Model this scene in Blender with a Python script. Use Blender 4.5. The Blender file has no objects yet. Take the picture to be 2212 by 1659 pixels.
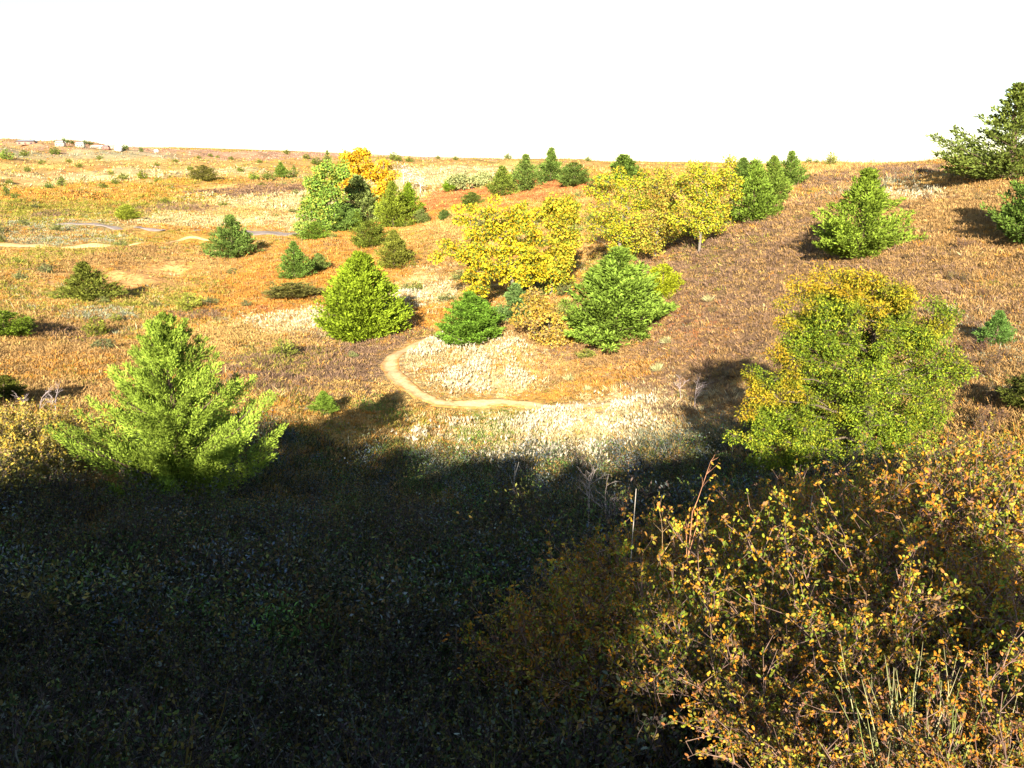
import bpy, math, random
import numpy as np
PI = math.pi
SC = bpy.context.scene
COL = SC.collection
rng = np.random.default_rng(7)

# ------------------------------------------------------------------ camera
CAM = np.array([0.0, 0.0, 1.65]); PITCH = math.radians(14.4); FD = 1841.0; CX, CY = 1106.0, 829.5
def ray(x, y):
    a, b = x - CX, CY - y
    s, c = math.sin(PITCH), math.cos(PITCH)
    return a, b * s + FD * c, b * c - FD * s
def pt(x, y, Y):
    dx, dy, dz = ray(x, y); k = Y / dy
    return dx * k, Y, CAM[2] + dz * k

# ------------------------------------------------------------------ terrain
OFF = 30.0
knots = [pt(*k) for k in [
 # centre
 (1100,1659,7),(1100,1500,9),(1100,1300,13.5),(1100,1150,24),(1100,1050,35),(1100,1000,42),(1100,930,52),(1100,880,59),
 (850,790,68),(1100,780,68),(1100,710,77),(900,700,84),(1150,650,92),(1050,560,118),(1000,480,165),(1100,420,215),(1150,398,250),(1000,372,430),(1100,356,800),(1000,350,1400),(950,341,2600),
 # left centre
 (600,1659,7),(600,1500,9),(600,1300,15.5),(600,1150,25),(600,1050,34),(600,960,40),(650,880,52),(650,800,64),(600,700,82),(600,600,110),(720,580,118),(850,520,140),(650,515,175),(500,550,140),(500,500,200),(550,440,290),(600,390,460),(750,460,260),(750,380,520),(560,350,900),(600,326,2600),(800,334,2600),
 # left
 (0,1659,6.5),(0,1500,8.5),(0,1300,13.5),(0,1150,19),(0,1050,25),(0,950,33),(0,860,46),(0,800,56),(0,700,78),(0,600,108),(0,535,150),(0,490,185),(250,530,150),(250,490,190),(250,640,98),(300,740,72),
 (0,420,310),(250,420,310),(0,370,520),(250,370,520),(100,312,1050),(0,313,1050),(250,322,1250),(350,330,1500),(430,319,2700),(0,316,2400),(250,319,2700),
 # right centre
 (1350,1659,6.2),(1350,1500,8.2),(1350,1300,12.5),(1350,1150,23),(1400,1040,35),(1400,960,43),(1400,880,53),(1400,780,62),(1400,700,72),(1400,620,84),(1400,540,103),(1400,460,135),(1350,400,200),(1400,362,285),
 (1600,1000,37),(1600,880,46),(1600,800,52),(1600,700,60),(1600,600,71),(1600,540,80),(1600,450,103),(1600,400,128),(1620,365,175),
 # right
 (1850,1659,3.9),(1850,1500,5.4),(1850,1300,8.6),(1850,1120,17),(1850,1010,30),(1850,900,36),(1850,800,42),(1850,700,50),(1850,600,60),(1850,550,66),(1850,450,84),(1850,400,102),(1850,353,150),
 (2212,1659,3.3),(2212,1500,4.6),(2212,1300,7.2),(2212,1120,15),(2212,1000,24),(2212,900,30),(2212,800,36),(2212,700,43),(2212,600,51),(2212,500,61),(2212,420,73),(2212,370,86),(2212,336,108),
 # behind crests
 (1400,400,480),(1400,352,2600),(1620,400,320),(1620,354,2600),(1850,395,270),(1850,358,2600),(2212,380,180),(2212,358,1500),
 (1100,352,5200),(0,350,5200),(2212,362,5200),
]]
for X, z in ((-60,-.6),(-35,-.6),(-20,-.1),(-8,.8),(-3,.7),(-1.2,.3),(0,0),(3,-.05),(8,0),(20,.2),(35,.8),(60,1.5)):  # unseen ridge at the viewpoint, heights adjusted to shape its shadow
    knots.append((X, 0.0, z))
for X, z in ((-40,-.6),(-10,.2),(0,.25),(10,0),(40,.6)):
    knots.append((X, -8.0, z)); knots.append((X*.5, -20.0, z*.7 - .6))
K = np.array(knots)
def dom(X, Y):
    s = np.maximum(Y + OFF, 2.0)
    return X / s * 1.6, np.log(s)
def tps_fit(P, v, lam=2e-4):
    n = len(P); d = np.linalg.norm(P[:, None] - P[None], axis=2)
    A = np.where(d > 0, d * d * np.log(d + 1e-12), 0) + lam * np.eye(n)
    B = np.hstack([np.ones((n, 1)), P]); M = np.zeros((n + 3, n + 3))
    M[:n, :n] = A; M[:n, n:] = B; M[n:, :n] = B.T
    return np.linalg.solve(M, np.concatenate([v, np.zeros(3)]))
KU, KV = dom(K[:, 0], K[:, 1]); KP = np.stack([KU, KV], 1)
KG = (K[:, 2] - CAM[2]) / (K[:, 1] + OFF)
WTS = tps_fit(KP, KG)
def hashn(ix, iy, sd):
    n = (ix.astype(np.int64) * 374761393 + iy.astype(np.int64) * 668265263 + sd * 144665) & 0x7fffffff
    n = ((n ^ (n >> 13)) * 1274126177) & 0x7fffffff
    return ((n ^ (n >> 16)) & 0xffff) / 65535.0
def vnoise(x, y, sd=0):
    ix, iy = np.floor(x), np.floor(y); fx, fy = x - ix, y - iy
    fx = fx * fx * (3 - 2 * fx); fy = fy * fy * (3 - 2 * fy)
    a, b = hashn(ix, iy, sd), hashn(ix + 1, iy, sd); c, d = hashn(ix, iy + 1, sd), hashn(ix + 1, iy + 1, sd)
    return (a * (1 - fx) + b * fx) * (1 - fy) + (c * (1 - fx) + d * fx) * fy
def fbm(x, y, sd=0, o=3):
    t = 0; a = .5; n = 0
    for i in range(o):
        t = t + a * vnoise(x * 2 ** i, y * 2 ** i, sd + i * 17); n += a; a *= .5
    return t / n
def zf(X, Y):
    X = np.atleast_1d(np.asarray(X, float)); Y = np.atleast_1d(np.asarray(Y, float))
    out = np.empty(X.shape)
    fx, fy, fo = X.ravel(), Y.ravel(), out.ravel()
    n = len(KP)
    for i in range(0, fx.size, 40000):
        U, V = dom(fx[i:i+40000], fy[i:i+40000]); U = np.clip(U, -1.9, 1.9)
        d2 = (U[:, None] - KU) ** 2 + (V[:, None] - KV) ** 2
        g = (.5 * d2 * np.log(d2 + 1e-18)) @ WTS[:n] + WTS[n] + WTS[n+1] * U + WTS[n+2] * V
        s = np.maximum(fy[i:i+40000] + OFF, 2)
        w = np.clip((s - 34) / 40, 0, 1)
        nz = (fbm(U * 9, V * 9, 3, 4) - .5) * .015 + (fbm(U * 34, V * 44, 9, 2) - .5) * .0028
        nz = nz + (.5 - np.abs(fbm(U * 6 + 3, V * 11, 31, 3) - .5) * 4) * .008 * np.clip((s - 90) / 60, 0, 1) * np.clip((.25 - U) * 4, 0, 1)
        nz = nz * np.clip((2500 - s) / 1500, .12, 1)
        fo[i:i+40000] = CAM[2] + s * (g + w * nz)
    return fo.reshape(X.shape)
TT = np.exp(np.linspace(math.log(3.0), math.log(4500), 1400))
def at(x, y):
    """world point of the ground seen along a direction"""
    dx, dy, dz = ray(x, y); k = TT / dy
    X, Z = dx * k, CAM[2] + dz * k
    g = zf(X, TT); hit = np.nonzero(Z < g)[0]
    i = hit[0] if len(hit) else len(TT) - 40
    return np.array([X[i], TT[i], g[i]])

def nlink(nt, a, b): nt.links.new(a, b)
def colmat(name, rough=.8, spec=.15, vary=.35, vscale=3.0, trans=0.0):
    m = bpy.data.materials.new(name); m.use_nodes = True; nt = m.node_tree; bs = nt.nodes['Principled BSDF']
    bs.inputs['Roughness'].default_value = rough; bs.inputs['Specular IOR Level'].default_value = spec
    at_ = nt.nodes.new('ShaderNodeAttribute'); at_.attribute_name = 'col'
    oi = nt.nodes.new('ShaderNodeObjectInfo')
    mx = nt.nodes.new('ShaderNodeMix'); mx.data_type = 'RGBA'; mx.blend_type = 'MULTIPLY'; mx.inputs[0].default_value = 1
    nlink(nt, at_.outputs['Color'], mx.inputs[6]); nlink(nt, oi.outputs['Color'], mx.inputs[7])
    tc = nt.nodes.new('ShaderNodeTexCoord'); no = nt.nodes.new('ShaderNodeTexNoise'); no.inputs['Scale'].default_value = vscale
    nlink(nt, tc.outputs['Object'], no.inputs['Vector'])
    mr = nt.nodes.new('ShaderNodeMapRange'); mr.inputs['From Min'].default_value = .25; mr.inputs['From Max'].default_value = .75
    mr.inputs['To Min'].default_value = 1 - vary; mr.inputs['To Max'].default_value = 1 + vary
    nlink(nt, no.outputs['Fac'], mr.inputs['Value'])
    m2 = nt.nodes.new('ShaderNodeMix'); m2.data_type = 'RGBA'; m2.blend_type = 'MULTIPLY'; m2.inputs[0].default_value = 1
    nlink(nt, mx.outputs[2], m2.inputs[6]); nlink(nt, mr.outputs[0], m2.inputs[7])
    nlink(nt, m2.outputs[2], bs.inputs['Base Color'])
    return m
M_LEAF = colmat('foliage', .7, .12, .25, 1.3)
M_GRASS = colmat('dry_grass_blades', .85, .08, .2, .8)
M_BARK = colmat('bark', .9, .1, .4, 14)
M_PAINT = colmat('painted_surface', .6, .2, .08, 2)

def mk(name, V, F, C=None, mat=None, parent=None, smooth=False):
    """V (n,3), F (m,k) constant k, C per-face colour (m,3)"""
    me = bpy.data.meshes.new(name); V = np.asarray(V, np.float32); F = np.asarray(F, np.int32); m, k = F.shape
    me.vertices.add(len(V)); me.vertices.foreach_set('co', V.ravel())
    me.loops.add(m * k); me.loops.foreach_set('vertex_index', F.ravel())
    me.polygons.add(m); me.polygons.foreach_set('loop_start', np.arange(0, m * k, k, dtype=np.int32))
    me.polygons.foreach_set('loop_total', np.full(m, k, np.int32))
    if smooth: me.polygons.foreach_set('use_smooth', np.ones(m, bool))
    me.update(calc_edges=True)
    a = me.attributes.new('col', 'FLOAT_COLOR', 'FACE')
    if C is None: C = np.full((m, 3), .3)
    C = np.broadcast_to(np.asarray(C, np.float32), (m, 3))
    a.data.foreach_set('color', np.hstack([C, np.ones((m, 1), np.float32)]).astype(np.float32).ravel())
    if mat: me.materials.append(mat)
    o = bpy.data.objects.new(name, me); COL.objects.link(o)
    if parent: o.parent = parent
    return o
def tag(o, label=None, cat=None, group=None, kind=None):
    if label: o['label'] = label
    if cat: o['category'] = cat
    if group: o['group'] = group
    if kind: o['kind'] = kind
    return o
def empty(name, loc, rz=0.0):
    o = bpy.data.objects.new(name, None); COL.objects.link(o); o.location = [float(v) for v in loc]; o.rotation_euler = (0, 0, rz)
    o.empty_display_size = .3
    return o
def unit(v): return v / (np.linalg.norm(v, axis=-1, keepdims=True) + 1e-9)
def quads(P, D, L, W, r, fold=.12, side=None):
    """leaf shaped quads: base P, direction D, length L, width W"""
    n = len(P); L = np.broadcast_to(L, n)[:, None]; W = np.broadcast_to(W, n)[:, None]
    if side is None: side = r.normal(size=(n, 3))
    S = unit(np.cross(D, side)); N = np.cross(S, D)
    mid = P + D * L * .55
    V = np.stack([P, mid + S * W * .5 + N * L * fold, P + D * L, mid - S * W * .5 + N * L * fold], 1).reshape(-1, 3)
    return V, np.arange(n * 4).reshape(n, 4)
def tris(P, D, L, W, r):
    n = len(P); L = np.broadcast_to(L, n)[:, None]; W = np.broadcast_to(W, n)[:, None]
    S = unit(np.cross(D, r.normal(size=(n, 3))))
    return np.stack([P - S * W * .5, P + S * W * .5, P + D * L], 1).reshape(-1, 3), np.arange(n * 3).reshape(n, 3)
def segs(A, B, ra, rb, k=4):
    A = np.asarray(A, float); B = np.asarray(B, float); n = len(A)
    ra = np.broadcast_to(ra, n)[:, None, None]; rb = np.broadcast_to(rb, n)[:, None, None]
    D = unit(B - A); ref = np.where(np.abs(D[:, 2:3]) > .9, [[1., 0, 0]], [[0, 0, 1.]])
    S = unit(np.cross(D, ref)); T = np.cross(S, D)
    an = np.arange(k) * 2 * PI / k
    ring = S[:, None] * np.cos(an)[None, :, None] + T[:, None] * np.sin(an)[None, :, None]
    V = np.concatenate([A[:, None] + ring * ra, B[:, None] + ring * rb], 1).reshape(-1, 3)
    i = np.arange(k); j = (i + 1) % k
    f = np.stack([i, j, j + k, i + k], 1)
    F = (f[None] + (np.arange(n) * 2 * k)[:, None, None]).reshape(-1, 4)
    return V, F
def join(parts):
    Vs, Fs, Cs = [], [], []; o = 0
    for V, F, C in parts:
        Vs.append(V); Fs.append(F + o); Cs.append(np.broadcast_to(C, (len(F), 3))); o += len(V)
    return np.concatenate(Vs), np.concatenate(Fs), np.concatenate(Cs)
def mixc(a, b, t): return np.asarray(a) * (1 - t) + np.asarray(b) * t

# ------------------------------------------------------------------ colours of the land
PAL = {n: np.array(c) for n, c in {
 'straw': (.42,.26,.085), 'orange': (.42,.19,.035), 'olive': (.22,.20,.03), 'purple': (.19,.115,.07), 'pale': (.46,.36,.18),
 'rust': (.42,.145,.05), 'sand': (.66,.33,.12), 'sage': (.26,.26,.16), 'green': (.15,.20,.035), 'brown': (.30,.175,.065), 'dark': (.035,.032,.02), 'pink': (.40,.22,.15)}.items()}
PN = list(PAL); PA = np.array([PAL[n] for n in PN])
def blob(x, y, rx, ry, name, w):
    c = at(x, y); a = at(x, y + ry); b = at(x, y - ry)
    return (c[0], c[1], rx * c[1] / FD * 1.02, max(abs(c[1] - a[1]), .5), max(abs(b[1] - c[1]), .5), PN.index(name), w)
BL = [blob(*b) for b in [
 # right hillside: brown purple brush
 (1650,640,260,170,'purple',1.8),(1650,640,260,170,'brown',.7),(2000,560,300,130,'brown',1.4),(2050,450,200,60,'brown',1.5),(2080,760,200,120,'brown',1.3),(2080,760,200,120,'sage',.5),(2080,880,150,60,'brown',1.3),
 (1900,640,300,260,'purple',.7),(1550,560,90,50,'olive',.6),(1650,460,80,40,'brown',1.2),(1820,470,260,60,'purple',.5),(1650,385,180,18,'straw',1),(1950,372,160,16,'purple',1.4),(1950,425,60,14,'pale',1.6),(1900,400,80,14,'sage',.8),
 (1500,700,70,90,'rust',.6),(1300,800,140,70,'brown',1.1),(1300,830,120,45,'orange',.8),(1180,720,120,30,'brown',1.2),(1240,760,80,35,'purple',.8),(1440,860,80,60,'purple',1.0),(1540,900,100,70,'brown',1),
 # pale seed-head grass round the path
 (1010,790,130,55,'pale',1.5),(1040,800,110,45,'orange',.5),(900,770,40,22,'pale',2.2),(1240,940,260,60,'pale',1.4),(1300,950,200,50,'sage',.6),(1240,940,200,50,'straw',.5),(1120,940,90,50,'green',.7),(1240,905,180,25,'pale',2.0),(1400,960,120,40,'sage',1.0),(1050,935,60,28,'green',2.0),(1030,840,120,25,'pale',1.8),(960,800,60,40,'orange',.7),(1150,860,220,14,'orange',2),
 # centre
 (700,790,160,52,'purple',2.6),(620,780,80,30,'olive',1.6),(840,715,90,20,'purple',1.9),(800,850,120,30,'straw',1.6),(830,880,60,20,'green',1.1),(620,740,70,14,'straw',2),(880,640,80,40,'pale',2.2),(900,690,60,25,'orange',2.0),(800,600,120,60,'orange',1.5),
 (640,700,120,24,'pale',1.4),(520,720,90,25,'straw',1.4),(560,650,110,45,'orange',1.1),(560,668,80,16,'rust',.9),(640,632,55,13,'purple',2.4),(640,570,120,60,'orange',1.7),(560,600,60,30,'rust',.8),(700,545,110,30,'brown',1.2),(940,560,60,60,'brown',1.0),(960,510,90,40,'straw',1.0),
 (1080,415,190,16,'rust',3.4),(960,425,60,12,'rust',3),(1000,450,90,14,'orange',2.0),(1290,395,60,10,'rust',1.6),(1000,375,140,16,'pale',1.8),(900,385,50,22,'pale',1.6),(1100,358,200,8,'straw',1),
 # left
 (520,415,100,14,'purple',3.0),(560,400,60,10,'brown',1.5),(600,440,140,22,'pale',1.8),(540,460,160,14,'straw',1.6),(440,452,30,7,'purple',2.6),(370,448,50,8,'purple',2.4),(110,465,40,8,'purple',2.4),(120,490,140,16,'sage',.6),(250,455,160,26,'olive',1.0),(60,450,80,22,'olive',.9),
 (180,410,200,26,'orange',1.0),(330,400,140,16,'olive',.7),(60,395,60,7,'sand',2.4),(170,405,60,7,'sand',2.0),(420,405,120,5,'sand',2.4),(300,380,260,9,'pale',1.0),(450,372,140,10,'pale',1.3),(200,368,60,8,'rust',1),(300,350,200,6,'straw',2),(100,335,120,12,'sage',1.6),(260,332,60,5,'sage',2),
 (480,480,160,14,'pale',1.2),(520,500,150,12,'orange',1.5),(650,480,60,24,'pale',2.0),(560,485,60,8,'rust',.9),(140,520,160,12,'sage',.9),(140,505,150,12,'brown',.8),(330,510,200,14,'olive',.6),
 (330,590,60,18,'sand',3.0),(300,612,55,10,'sand',2.4),(380,620,60,12,'sand',1.3),(100,610,30,8,'sand',2.0),(70,560,90,30,'olive',.9),(200,570,200,30,'brown',.9),(340,650,120,40,'olive',.6),(100,700,140,30,'brown',1.2),(140,720,80,14,'purple',1.6),(80,770,140,40,'brown',1.4),(80,790,120,30,'orange',.7),(220,680,60,14,'sage',1.6),
 (430,680,60,14,'purple',1.5),(450,740,80,30,'straw',.9),(80,850,160,30,'brown',.8),
 (800,325,1000,8,'pink',2.0),(600,330,300,9,'pink',3.0),
]]
def weights(X, Y):
    n = X.size; W = np.zeros((n, len(PN)))
    s = Y + OFF; U, V = X / s * 1.6, np.log(s)
    n1 = fbm(U * 22, V * 30, 51, 3); n2 = fbm(U * 60, V * 70, 77, 3); n3 = fbm(U * 14, V * 20, 99, 3)
    W[:, PN.index('straw')] = .9 * np.clip(n1 * 2.2 - .5, 0, 2)
    W[:, PN.index('orange')] = .8 * np.clip(n2 * 2.2 - .5, 0, 2)
    W[:, PN.index('olive')] = .7 * np.clip(n3 * 2.4 - .7, 0, 2)
    W[:, PN.index('brown')] = .5 * np.clip(2 - n1 * 2.5, 0, 2)
    W[:, PN.index('pale')] = .14 * np.clip(n2 * 3 - 1.3, 0, 2)
    W[:, PN.index('sage')] = .25 * np.clip(n3 * 3 - 1.4, 0, 2)
    wob = (fbm(U * 70, V * 70, 5, 3) - .5) * 1.3
    for x, y, rx, r1, r2, p, w in BL:
        ry = np.where(Y < y, r1, r2)
        q = ((X - x) / rx) ** 2 + ((Y - y) / ry) ** 2
        f = 1 / (1 + np.exp(np.clip((np.sqrt(q) + wob - 1) * 5, -30, 30)))
        W[:, p] += f * w * 1.9
    return W / W.sum(1, keepdims=True)

# ------------------------------------------------------------------ ground sheet
NU, NV = 560, 860
gu = np.linspace(-2.4, 2.4, NU); gu = np.sign(gu) * (np.abs(gu) / 2.4) ** 1.5 * 2.4
gs = np.exp(np.linspace(math.log(8), math.log(6500), NV))
GU, GS = np.meshgrid(gu, gs); GX, GY = GU * GS / 1.6 * 1.0, GS - OFF
GZ = zf(GX, GY)
idx = np.arange(NU * NV).reshape(NV, NU)
F = np.stack([idx[:-1, :-1], idx[:-1, 1:], idx[1:, 1:], idx[1:, :-1]], -1).reshape(-1, 4)
fc = np.stack([GX.ravel(), GY.ravel()], 1)[F].mean(1)
Wg = np.empty((len(F), len(PN)), np.float32)
for i in range(0, len(F), 60000): Wg[i:i+60000] = weights(fc[i:i+60000, 0], fc[i:i+60000, 1])
Cg = Wg @ PA
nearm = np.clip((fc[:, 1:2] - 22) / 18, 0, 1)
Cg = Cg * nearm + np.array([.03, .022, .014]) * (1 - nearm)  # foreground shade painted in: near ground fades to almost black

def groundmat():
    m = bpy.data.materials.new('prairie_soil'); m.use_nodes = True; nt = m.node_tree; bs = nt.nodes['Principled BSDF']
    bs.inputs['Roughness'].default_value = .95; bs.inputs['Specular IOR Level'].default_value = .05
    a = nt.nodes.new('ShaderNodeAttribute'); a.attribute_name = 'col'
    tc = nt.nodes.new('ShaderNodeTexCoord')
    last = a.outputs['Color']
    for sc, lo, hi in ((.9, .6, 1.4), (.16, .72, 1.3), (.025, .8, 1.2), (6, .75, 1.25)):
        no = nt.nodes.new('ShaderNodeTexNoise'); no.inputs['Scale'].default_value = sc; no.inputs['Detail'].default_value = 5; no.inputs['Roughness'].default_value = .65
        nlink(nt, tc.outputs['Object'], no.inputs['Vector'])
        mr = nt.nodes.new('ShaderNodeMapRange'); mr.inputs['From Min'].default_value = .3; mr.inputs['From Max'].default_value = .7
        mr.inputs['To Min'].default_value = lo; mr.inputs['To Max'].default_value = hi
        nlink(nt, no.outputs['Fac'], mr.inputs['Value'])
        mx = nt.nodes.new('ShaderNodeMix'); mx.data_type = 'RGBA'; mx.blend_type = 'MULTIPLY'; mx.inputs[0].default_value = 1
        nlink(nt, last, mx.inputs[6]); nlink(nt, mr.outputs[0], mx.inputs[7]); last = mx.outputs[2]
    nlink(nt, last, bs.inputs['Base Color'])
    no = nt.nodes.new('ShaderNodeTexNoise'); no.inputs['Scale'].default_value = 1.5; no.inputs['Detail'].default_value = 8
    nlink(nt, tc.outputs['Object'], no.inputs['Vector'])
    bp = nt.nodes.new('ShaderNodeBump'); bp.inputs['Strength'].default_value = .9; bp.inputs['Distance'].default_value = .35
    nlink(nt, no.outputs['Fac'], bp.inputs['Height']); nlink(nt, bp.outputs[0], bs.inputs['Normal'])
    return m
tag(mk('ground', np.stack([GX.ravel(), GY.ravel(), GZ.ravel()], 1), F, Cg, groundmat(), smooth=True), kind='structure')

# ------------------------------------------------------------------ paths
def catmull(P, n=12):
    P = np.asarray(P, float); P = np.vstack([2 * P[0] - P[1], P, 2 * P[-1] - P[-2]]); out = []
    for i in range(1, len(P) - 2):
        for t in np.linspace(0, 1, n, endpoint=False):
            a, b, c, d = P[i-1:i+3]
            out.append(.5 * ((2*b) + (-a+c)*t + (2*a-5*b+4*c-d)*t*t + (-a+3*b-3*c+d)*t**3))
    out.append(P[-2]); return np.array(out)
PATHS = []
def track(name, pix, width, col, mat, lift=.06, n=16, fade=.25, edge=None):
    W = np.array([at(x, y)[:2] for x, y in pix]); c = catmull(W, n)
    w = np.interp(np.arange(len(c)), np.linspace(0, len(c)-1, len(width)), width)
    w = w * (1 + (vnoise(np.arange(len(c)) * .35, np.zeros(len(c)), 5) - .5) * fade)
    t = unit(np.gradient(c, axis=0)); nrm = np.stack([-t[:, 1], t[:, 0]], 1)
    rows = []
    m = 13
    for j in range(m):
        q = c + nrm * (w * (j / (m - 1) - .5))[:, None]
        z = zf(q[:, 0], q[:, 1]) + lift - (.14 if j in (0, m-1) else 0)
        rows.append(np.column_stack([q, z]))
    V = np.stack(rows, 1).reshape(-1, 3); I = np.arange(len(c) * m).reshape(len(c), m)
    Fq = np.stack([I[:-1, :-1], I[:-1, 1:], I[1:, 1:], I[1:, :-1]], -1).reshape(-1, 4)
    PATHS.append((c, w)); fj = np.tile(np.arange(m - 1), len(c) - 1); fi = np.repeat(np.arange(len(c) - 1), m - 1)
    k = np.clip(np.abs(fj - (m - 2) / 2) / (m / 2) * 1.9 - .55 + (vnoise(fi * .5, fj * .6, 3) - .5) * .9, 0, 1)[:, None]
    cc = np.array(col) * (1 - k) + np.array(edge if edge else col) * k
    o = mk(name, V, Fq, cc * rng.uniform(.88, 1.12, (len(Fq), 1)), mat, smooth=True)
    return tag(o, kind='structure')
def dirtmat(name, scale=3):
    m = colmat(name, .95, .03, .22, scale); nt = m.node_tree; bs = nt.nodes['Principled BSDF']
    no = nt.nodes.new('ShaderNodeTexNoise'); no.inputs['Scale'].default_value = 9; no.inputs['Detail'].default_value = 6
    bp = nt.nodes.new('ShaderNodeBump'); bp.inputs['Strength'].default_value = .6; bp.inputs['Distance'].default_value = .05
    nlink(nt, no.outputs['Fac'], bp.inputs['Height']); nlink(nt, bp.outputs[0], bs.inputs['Normal'])
    return m
M_DIRT = dirtmat('trodden_sandy_soil'); 
track('dirt_path', [(935,728),(893,748),(856,768),(842,792),(862,822),(900,850),(955,874),(1020,878),(1100,874),(1200,880),(1290,880),(1345,868)], [1.2,1.5,1.6,1.6,1.5,1.5,1.4,1.3,1.2,1.2,1.2,.8], (.72,.45,.22), M_DIRT, edge=(.46,.22,.06))
track('trail', [(0,530),(70,532),(140,536),(220,532),(300,526),(390,520),(470,519)], [1.5,1.5,1.6,1.5,1.2,.8,.4], (.72,.40,.17), M_DIRT, lift=.14)
track('road', [(120,486),(240,491),(330,495),(430,500),(520,505),(590,506),(660,504)], [1.2,1.6,2.0,2.4,2.6,2.4,2.4], (.24,.19,.16), colmat('worn_asphalt', .9, .1, .15, .5), lift=.16)
def pathdist(X, Y):
    d = np.full(X.shape, 99.)
    for c, w in PATHS:
        lo, hi = c.min(0) - 4, c.max(0) + 4
        k = np.nonzero((X > lo[0]) & (X < hi[0]) & (Y > lo[1]) & (Y < hi[1]))[0]
        if not len(k): continue
        for i in range(0, len(k), 20000):
            kk = k[i:i+20000]
            dd = np.sqrt((X[kk, None] - c[:, 0]) ** 2 + (Y[kk, None] - c[:, 1]) ** 2) - w / 2
            d[kk] = np.minimum(d[kk], dd.min(1))
    return d

# ------------------------------------------------------------------ ground cover (uncountable)
def scatter(N, u0, u1, s0, s1, seed):
    r = np.random.default_rng(seed)
    s = np.exp(r.uniform(math.log(s0), math.log(s1), N)); X = r.uniform(u0, u1, N) * s; Y = s - OFF
    # only inside the wedge a camera near here can see
    k = np.abs(X) < (Y + 4) * .68
    return X[k], Y[k], r
def cover(name, label, cat, N, s0, s1, nb, hfun, wfun, seed, spread=.9, lean=.45, dens=None, palsel=None, pjit=.25, u0=-.7, u1=.7, fixed=None):
    X, Y, r = scatter(N, u0, u1, s0, s1, seed)
    Wt = np.empty((len(X), len(PN)))
    for i in range(0, len(X), 60000): Wt[i:i+60000] = weights(X[i:i+60000], Y[i:i+60000])
    sand = Wt[:, PN.index('sand')]
    pd = pathdist(X, Y)
    keep = (pd - np.maximum(Y - 90, 0) * .008 > -.35 + r.exponential(.3, len(X))) & (r.random(len(X)) > sand * 1.3)
    if dens is not None: keep &= r.random(len(X)) < dens(X, Y, Wt)
    X, Y, Wt, pd = X[keep], Y[keep], Wt[keep], pd[keep]
    Wt = Wt.copy(); Wt[:, PN.index('sand')] = 0
    Wt = Wt ** 1.5; Wt /= Wt.sum(1, keepdims=True)
    cs = Wt.cumsum(1); s_ = Y + OFF; q_ = np.clip((fbm(X / s_ * 240, np.log(s_) * 260, seed, 2) - .5) * 1.9 + .5 + r.normal(size=len(X)) * .13, 0, .999)
    sel = np.clip((cs < q_[:, None]).sum(1), 0, len(PN) - 1)
    if fixed is not None: Y_ = Y; C0_ = np.array(fixed)[r.integers(0, len(fixed), len(X))]
    C = (PA[sel] if fixed is None else C0_) * r.uniform(1 - pjit, 1 + pjit, (len(X), 1))
    d = np.maximum(Y, 4)
    h = hfun(d) * r.lognormal(0, .3, len(X)) * np.where(sel == PN.index('pale'), 1.15, 1) * np.where(sel == PN.index('rust'), .8, 1); w = wfun(d)
    h = h * np.clip(.35 + (pd - np.maximum(Y - 90, 0) * .012) * .35, .15, 1)
    Z = zf(X, Y)
    n = len(X); nbk = nb
    P = np.repeat(np.stack([X, Y, Z - .03 * h], 1), nbk, 0)
    H = np.repeat(h, nbk) * r.uniform(.6, 1.15, n * nbk); Wd = np.repeat(w, nbk) * r.uniform(.7, 1.3, n * nbk)
    off = r.normal(size=(n * nbk, 2)) * (H * spread * .45)[:, None]
    P[:, :2] += off
    D = np.column_stack([off / (H[:, None] * spread + 1e-6) * lean + r.normal(size=(n * nbk, 2)) * lean * .6, np.ones(n * nbk)])
    D = unit(D)
    V, Fq = quads(P, D, H, Wd, r, .05)
    CC = np.repeat(C, nbk, 0) * r.uniform(.7, 1.3, (n * nbk, 1))
    return tag(mk(name, V, Fq, CC, M_GRASS), label, cat, kind='stuff')
cover('dry_grass', 'straw, orange and rust dry prairie grass covering the sunlit slopes', 'grass', 520000, 48, 420, 8,
      lambda d: np.clip(.10 + d * .0014, .12, .6), lambda d: np.clip(.012 + d * .0005, .02, .25), 11, spread=1.3, lean=.75)
cover('far_grassland', 'distant tan and orange grassland with low brush', 'grass', 60000, 300, 2600, 4,
      lambda d: np.clip(.6 + d * .0007, .7, 2.0), lambda d: np.clip(.3 + d * .0006, .4, 1.4), 12, spread=1.2, lean=.8)
cover('low_brush', 'brown and purple low brush mixed through the grass', 'brush', 60000, 45, 500, 12,
      lambda d: np.clip(.25 + d * .003, .3, 1.0), lambda d: np.clip(.012 + d * .0005, .02, .25), 13, spread=1.5, lean=1.1,
      dens=lambda X, Y, W: .06 + 1.2 * (W[:, PN.index('purple')] + W[:, PN.index('sage')] + W[:, PN.index('olive')] * .5 + W[:, PN.index('brown')] * .4), pjit=.35)
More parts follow.
